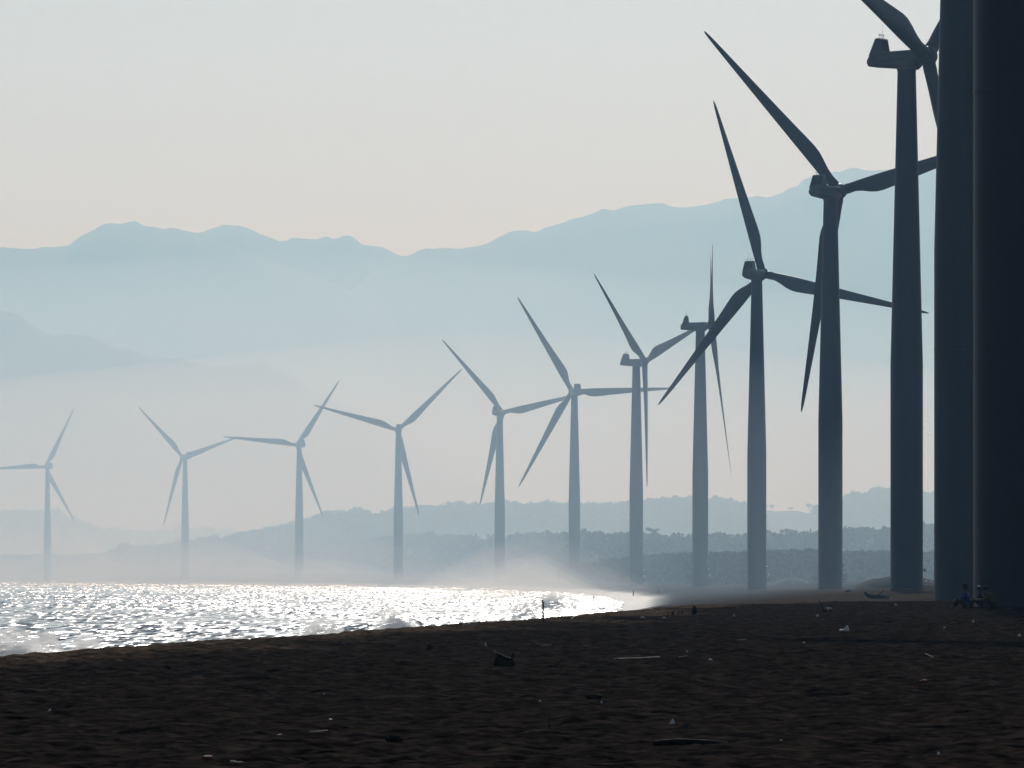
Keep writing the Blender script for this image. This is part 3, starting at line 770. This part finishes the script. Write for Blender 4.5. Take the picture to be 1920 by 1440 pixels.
# weed clump
wd = hit(1265, 1153); k = wd.y / F
root = tag(empty('driftwood_pile', wd), 'low tangle of dark driftwood twigs at the sand crest', 'driftwood')
for q in range(14):
    mb = MB(); a = rnd.uniform(-1, 1); x0 = rnd.uniform(-14, 12) * k
    mb.tube([(x0, rnd.uniform(-.2, .2), -.05), (x0 + a * 5 * k, rnd.uniform(-.2, .2), rnd.uniform(3, 6) * k), (x0 + a * 9 * k, 0, rnd.uniform(4, 9) * k)], [.9 * k, .7 * k, .3 * k], 6)
    mb.build('twig', M['wood_dark'], root, True)
lump(1302, 1152, 9, 14, 'upright dark stump on the sand crest', M['wood_dark'], 'stump', 'stump', 61)
lump(805, 1219, 12, 9, 'round dark stone left of the wedge shaped driftwood', M['stone'], 'stone', 'stone', 62)
lump(740, 1393, 30, 12, 'broad dark clod at the bottom of the sand', M['stone'], 'clod', 'clod', 63)
lump(315, 1255, 12, 7, 'small dark stone on the left part of the sand', M['stone'], 'stone', 'stone', 64)
lump(1112, 1310, 30, 8, 'flat dark clod right of the sand middle', M['stone'], 'clod', 'clod', 65)
wh = hit(1800, 1171); k = wh.y / F
root = tag(empty('weed_heap', wh), 'dark low heap of dry weed stalks right below the sitting people', 'weeds')
for q in range(16):
    mb = MB(); x0 = rnd.uniform(-20, 20) * k; a = rnd.uniform(-1, 1)
    mb.tube([(x0, rnd.uniform(-.3, .3), -.05), (x0 + a * 4 * k, rnd.uniform(-.3, .3), rnd.uniform(1.5, 3.5) * k), (x0 + a * 9 * k, 0, rnd.uniform(1, 5) * k)], [.9 * k, .7 * k, .3 * k], 6)
    mb.build('stalk', M['wood_dark'], root, True)
lump(1590, 1110, 10, 4, 'small dark clod at the foot of the dark mound', M['stone'], 'clod', 'clod', 67)
lump(1732, 1280, 14, 4, 'small orange scrap half buried on the right of the sand', M['rust'], 'scrap', 'litter', 68)
lump(388, 1424, 22, 5, 'flat orange brown scrap at the bottom left of the sand', M['rust'], 'scrap', 'litter', 69)

def bag(px, py, w, h, label, seed):
    g = hit(px, py); k = g.y / F; W, H = w * k, h * k
    r = np.random.default_rng(seed); nx, ny = 16, 10
    u = np.linspace(-.5, .5, nx); v = np.linspace(-.5, .5, ny); U, Vv = np.meshgrid(u, v)
    Z = H * (1.1 * np.clip(1 - (2 * Vv) ** 2, 0, 1) * np.interp(U, [-.5, -.1, .15, .35, .5], [.25, .35, .75, 1.0, .2])) + H * .25 * fbm(U * 5, Vv * 5, 3, seed)
    top = np.stack([U * W * (1 + .1 * vnoise(U * 3, Vv * 3, seed)), Vv * W * .7, np.maximum(Z, -.01)], -1)
    o = link('plastic_bag', mesh_np('plastic_bag', top.reshape(-1, 3), grid_quads(ny, nx)), M['litter'])
    md = o.modifiers.new('thickness', 'SOLIDIFY'); md.thickness = .004
    o.location = g; return tag(o, label, 'plastic bag')
bag(1583, 1185, 18, 9, 'crumpled white plastic bag on the dark sand below the leaning sticks', 3)
def scrap(px, py, w, h, label, name='paper_scrap', cat='litter', group=None, mat='litter', seed=1):
    g = hit(px, py); k = g.y / F; W, H = max(.012, w * k), max(.01, h * k); r = random.Random(seed)
    if name == 'shell':
        S = blob_mesh((0, 0, H * .3), (W / 2, W * .4, H * .6), 300 + seed, 14, 9, .9); mb = MB(); mb.loft([[tuple(p) for p in q] for q in S[::-1]])
        o = mb.build(name, M[mat], None, True); o.location = g
        return tag(o, label, cat, group)
    v = [(-.5 * W, 0, -.01), (.5 * W, .02, -.01), (.15 * W, .05, H), (-.12 * W, .06, H * .95), (-.5 * W, .2 * W + .02, 0), (.5 * W, .2 * W + .03, 0)]
    me = mesh_from(name, v, [(0, 1, 2, 3), (4, 3, 2, 5), (0, 3, 4), (1, 5, 2), (0, 4, 5, 1)])
    o = link(name, me, M[mat], None, False); o.location = g; o.rotation_euler = (0, 0, r.uniform(-.5, .5))
    return tag(o, label, cat, group)
scrap(1259, 1356, 10, 8, 'white folded paper scrap standing above the pale edged log', seed=3)
small = [
    (870, 1172, 5, 3, 'left one of a close pair of white shells near the crest'),
    (878, 1172, 5, 3, 'right one of a close pair of white shells near the crest'),
    (912, 1213, 5, 6, 'white scrap at the upper left tip of the driftwood wedge'),
    (1204, 1158, 9, 2.5, 'flat white scrap left of the driftwood tangle'),
    (1245, 1160, 6, 4, 'white shell just below the driftwood tangle'),
    (1376, 1156, 4, 3.5, 'white shell on the crest right of the dark stump'),
    (1533, 1156, 5, 4, 'white shell just below the leaning driftwood'),
    (1553, 1147, 4, 4, 'pale shell beside the base of the leaning driftwood'),
    (1679, 1135, 6, 3, 'white scrap on the crest below the curved log'),
    (1825, 1167, 5, 5, 'yellowish lump at the end of the weed heap'),
    (1912, 1193, 7, 4, 'white scrap near the right picture edge'),
    (1771, 1178, 3, 2.5, 'tiny white shell under the sitting people'),
    (1507, 1206, 5, 2.5, 'white shell left below the plastic bag'),
    (1331, 1238, 8, 2.5, 'flat white scrap right of the long pale stick'),
    (1288, 1223, 3, 2.5, 'tiny white shell above the long pale stick'),
    (1464, 1390, 5, 3, 'pale shell right of the pale edged log'),
    (1760, 1418, 5, 5, 'pale shell in the lower right corner of the sand'),
    (93, 1333, 5, 3.5, 'lone white shell on the left part of the sand'),
    (608, 1307, 4, 3, 'lone white shell between the stone and the driftwood wedge'),
    (1128, 1319, 4, 4, 'white shell just under the flat dark clod'),
    (1012, 1319, 4, 2.5, 'small white shell left of the flat dark clod'),
    (522, 1380, 12, 2, 'flat pale scrap left of the thin pale twig'),
    (1073, 1161, 5, 3, 'white shell right of the upright stick foot'),
    (623, 1353, 8, 2, 'flat pale scrap above the thin pale twig'),
]
for i, (px, py, w, h, lb) in enumerate(small):
    nm = 'scrap' if 'scrap' in lb or 'lump' in lb else 'shell'
    scrap(px, py, w, h, lb, nm, 'litter' if nm == 'scrap' else 'shell', 'small pale scraps and shells on the sand', 'litter' if w > 4 else 'shell', seed=i)

# ------------------------------------------------------------------ people sitting at the foot of the nearest tower
def skinned(name, joints, edges, mat, parent=None, sub=2, root='pelvis'):
    keys = list(joints); idx = {k: i for i, k in enumerate(keys)}
    me = bpy.data.meshes.new(name); me.from_pydata([joints[k][0] for k in keys], [(idx[a], idx[b]) for a, b in edges], [])
    o = bpy.data.objects.new(name, me); col.objects.link(o)
    if parent: o.parent = parent
    me.materials.append(mat)
    md = o.modifiers.new('skin', 'SKIN'); md.use_smooth_shade = True
    for k in keys:
        sv = me.skin_vertices[0].data[idx[k]]; r = joints[k][1]
        sv.radius = (r, r) if not hasattr(r, '__len__') else r
        sv.use_root = (k == root)
    ms = o.modifiers.new('smooth', 'SUBSURF'); ms.levels = sub; ms.render_levels = sub
    return o

def seated(label, px, py, rz, lean, head_fwd, shirt, scale=1.0, hat=False, longhair=False, arm_fwd=0.0):
    g = hit(px, py)
    root = tag(empty('person', g, rz), label, 'person', 'people sitting by the nearest tower')
    root.scale = (scale,) * 3
    c, s = math.cos(lean), math.sin(lean)
    def up(x, y, z): return (x, y + z * s, .10 + z * c)          # torso leans forward by `lean`
    J = {'pelvis': ((0, 0, .11), (.15, .11)), 'waist': (up(0, .0, .17), (.135, .10)), 'chest': (up(0, .01, .36), (.16, .11)), 'upchest': (up(0, .0, .46), (.13, .085)),
         'neck': (up(0, .01, .55), .055), 'skullbase': (up(0, .02 + head_fwd * .4, .62), .075), 'head': (up(0, .03 + head_fwd, .70), (.085, .10)), 'crown': (up(0, .02 + head_fwd, .78), (.07, .085))}
    E = [('pelvis', 'waist'), ('waist', 'chest'), ('chest', 'upchest'), ('upchest', 'neck'), ('neck', 'skullbase'), ('skullbase', 'head'), ('head', 'crown')]
    J['nose'] = (up(0, .135 + head_fwd, .685), .014); E.append(('head', 'nose'))
    J['chin'] = (up(0, .10 + head_fwd, .615), .03); E.append(('skullbase', 'chin'))
    for sd, S_ in ((-1, 'l'), (1, 'r')):
        J['ear' + S_] = (up(sd * .09, .02 + head_fwd, .69), .018); E.append(('head', 'ear' + S_))
        sh_ = up(sd * .18, 0, .47)
        J['sh' + S_] = (sh_, .06); J['el' + S_] = ((sd * .23, sh_[1] + .20 + arm_fwd * .4, .34), .042); J['wr' + S_] = ((sd * .09, sh_[1] + .40 + arm_fwd, .34), .028)
        J['palm' + S_] = ((sd * .045, sh_[1] + .45 + arm_fwd, .33), (.032, .018))
        E += [('upchest', 'sh' + S_), ('sh' + S_, 'el' + S_), ('el' + S_, 'wr' + S_), ('wr' + S_, 'palm' + S_)]
        py0 = sh_[1] + .45 + arm_fwd
        for f in range(4):
            l = (.036, .042, .04, .032)[f]; zz = .355 - f * .017
            J[f'f{f}a' + S_] = ((sd * .02, py0 + .03, zz), .009); J[f'f{f}b' + S_] = ((-sd * (l - .01), py0 + .045, zz - .004), .008); J[f'f{f}c' + S_] = ((-sd * (l + .012), py0 + .028, zz - .008), .007)
            E += [('palm' + S_, f'f{f}a' + S_), (f'f{f}a' + S_, f'f{f}b' + S_), (f'f{f}b' + S_, f'f{f}c' + S_)]
        J['tha' + S_] = ((sd * .045, py0 + .0, .372), .010); J['thb' + S_] = ((sd * .015, py0 + .005, .395), .009)
        E += [('palm' + S_, 'tha' + S_), ('tha' + S_, 'thb' + S_)]
        J['hip' + S_] = ((sd * .10, .03, .11), .10); J['kn' + S_] = ((sd * .13, .40, .40), .06); J['an' + S_] = ((sd * .11, .56, .07), .042); J['to' + S_] = ((sd * .12, .72, .035), (.04, .028))
        E += [('pelvis', 'hip' + S_), ('hip' + S_, 'kn' + S_), ('kn' + S_, 'an' + S_), ('an' + S_, 'to' + S_)]
    skinned('body', J, E, M['skin'], root)
    def grow(keys, k): return {q: (J[q][0], tuple(np.array(J[q][1]) * k + .008) if hasattr(J[q][1], '__len__') else J[q][1] * k + .012) for q in keys}
    sk = ['pelvis', 'waist', 'chest', 'upchest', 'shl', 'ell', 'shr', 'elr']
    skinned('shirt', grow(sk, 1.06), [e for e in E if e[0] in sk and e[1] in sk], M[shirt], root)
    tk = ['pelvis', 'hipl', 'knl', 'anl', 'hipr', 'knr', 'anr']
    skinned('trousers', grow(tk, 1.06), [e for e in E if e[0] in tk and e[1] in tk], M['denim'], root)
    hc = Vector(up(0, .0 + head_fwd, .745)); mb = MB()
    mb.sphere(hc, .112, 18, 12, (.92, 1.08, .95)); 
    if longhair: mb.sphere(hc + Vector((0, -.06, -.12)), .085, 14, 10, (1, .7, 1.5))
    mb.build('hair', M['hair'], root, True)
    mb = MB()
    for sx in (-.034, .034): mb.sphere(up(sx, .118 + head_fwd, .71), .013, 8, 6)
    mb.build('eyes', M['eye'], root, True)
    mb = MB(); mb.tube([up(-.025, .118 + head_fwd, .645), up(0, .126 + head_fwd, .643), up(.025, .118 + head_fwd, .645)], [.005, .007, .005], 6); mb.build('mouth', M['rust'], root, True)
    if hat:
        h = MB(); n = 24; cz = hc.z + .03
        h.loft([[(hc.x + r * math.cos(2 * math.pi * k / n), hc.y + .01 + r * 1.06 * math.sin(2 * math.pi * k / n), cz + z) for k in range(n)] for r, z in ((.25, -.03), (.252, -.02), (.128, .006), (.122, .07), (.10, .115), (.04, .128))])
        h.build('hat', M['black'], root, True)
    return root
seated('person in a blue shirt and dark brimmed hat sitting with knees drawn up', 1816, 1141, R(72), R(8), .02, 'blue', 1.0, hat=True)
seated('dark haired person in dark clothes sitting between the other two', 1845, 1141, R(78), R(14), .02, 'black', .95, longhair=True)
seated('person in an olive shirt leaning forward on the sand, nearest the tower', 1864, 1141, R(82), R(24), .03, 'olive', 1.02, arm_fwd=.02)

# ------------------------------------------------------------------ air
mb = MB(); mb.box((0, 8000, 572), (10600, 17600, 1156))
tag(mb.build('haze', volume_mat('haze_air', HAZE_DENSITY, (.40, .69, 1.02), .62)), 'pale haze filling the air', 'haze', kind='stuff')

def haze_bank(label, c, r, density, color, aniso=.62, power=1.6):
    """a wide heap of thicker air, thinning smoothly to a point at its top"""
    mb = MB(); n = 48
    mb.loft([[(c[0] + r[0] * q * math.cos(2 * math.pi * k / n), c[1] + r[1] * q * math.sin(2 * math.pi * k / n), c[2] + r[2] * (1 - q) ** power) for k in range(n)] for q in (1, .93, .86, .78, .7, .6, .5, .4, .3, .2, .1, .04, .005)])
    return tag(mb.build('haze_bank', volume_mat('haze_bank', density, color, aniso), None, True), label, 'haze', kind='stuff')
haze_bank('tall haze bank in front of the mountains', (0, 6600, -1), (4900, 3600, 1130), 2.1e-4, (.40, .74, 1), power=.7)
haze_bank('low pale haze lying at the foot of the mountains', (0, 7600, -1), (4700, 3700, 275), 6.4e-4, (.94, .97, 1), power=2.1)
haze_bank('thin low haze along the turbine row', (-100, 3450, -1), (1000, 2700, 165), 2.5e-4, (.60, .82, 1), power=.85)

# ------------------------------------------------------------------ light, sky, camera
sun_dir = Vector((math.sin(SUN_AZ) * math.cos(SUN_EL), math.cos(SUN_AZ) * math.cos(SUN_EL), math.sin(SUN_EL)))
ld = bpy.data.lights.new('sun', 'SUN'); ld.energy = SUN_STRENGTH; ld.angle = R(.53); ld.color = (1.0, .992, .975)
lo = bpy.data.objects.new('sun', ld); col.objects.link(lo); lo.rotation_euler = sun_dir.to_track_quat('Z', 'Y').to_euler()
w = bpy.data.worlds.new('World'); scene.world = w; w.use_nodes = True
nt = w.node_tree; bg = nt.nodes['Background']
sky = nt.nodes.new('ShaderNodeTexSky'); sky.sky_type = 'NISHITA'; sky.sun_disc = False
sky.sun_elevation = SUN_EL; sky.sun_rotation = SUN_AZ; sky.air_density = 1.0; sky.dust_density = .52; sky.ozone_density = 1.8
nt.links.new(sky.outputs['Color'], bg.inputs['Color']); bg.inputs['Strength'].default_value = SKY_STRENGTH

cd = bpy.data.cameras.new('camera'); cam = bpy.data.objects.new('camera', cd); col.objects.link(cam)
cam.location = (0, 0, CAM_Z); cam.rotation_euler = (R(90), 0, 0)
cd.sensor_width = 36; cd.lens = 36 * F / 1920; cd.shift_y = (HORIZON - 720) / 1920
cd.clip_start = .5; cd.clip_end = 60000
scene.camera = cam

scene.view_settings.view_transform = 'Standard'; scene.view_settings.look = 'None'
scene.view_settings.exposure = -0.57; scene.view_settings.gamma = 1
cy = scene.cycles
cy.max_bounces = 6; cy.diffuse_bounces = 2; cy.glossy_bounces = 2; cy.transmission_bounces = 2; cy.volume_bounces = 1; cy.transparent_max_bounces = 8
cy.sample_clamp_indirect = 4
cy.use_denoising = True
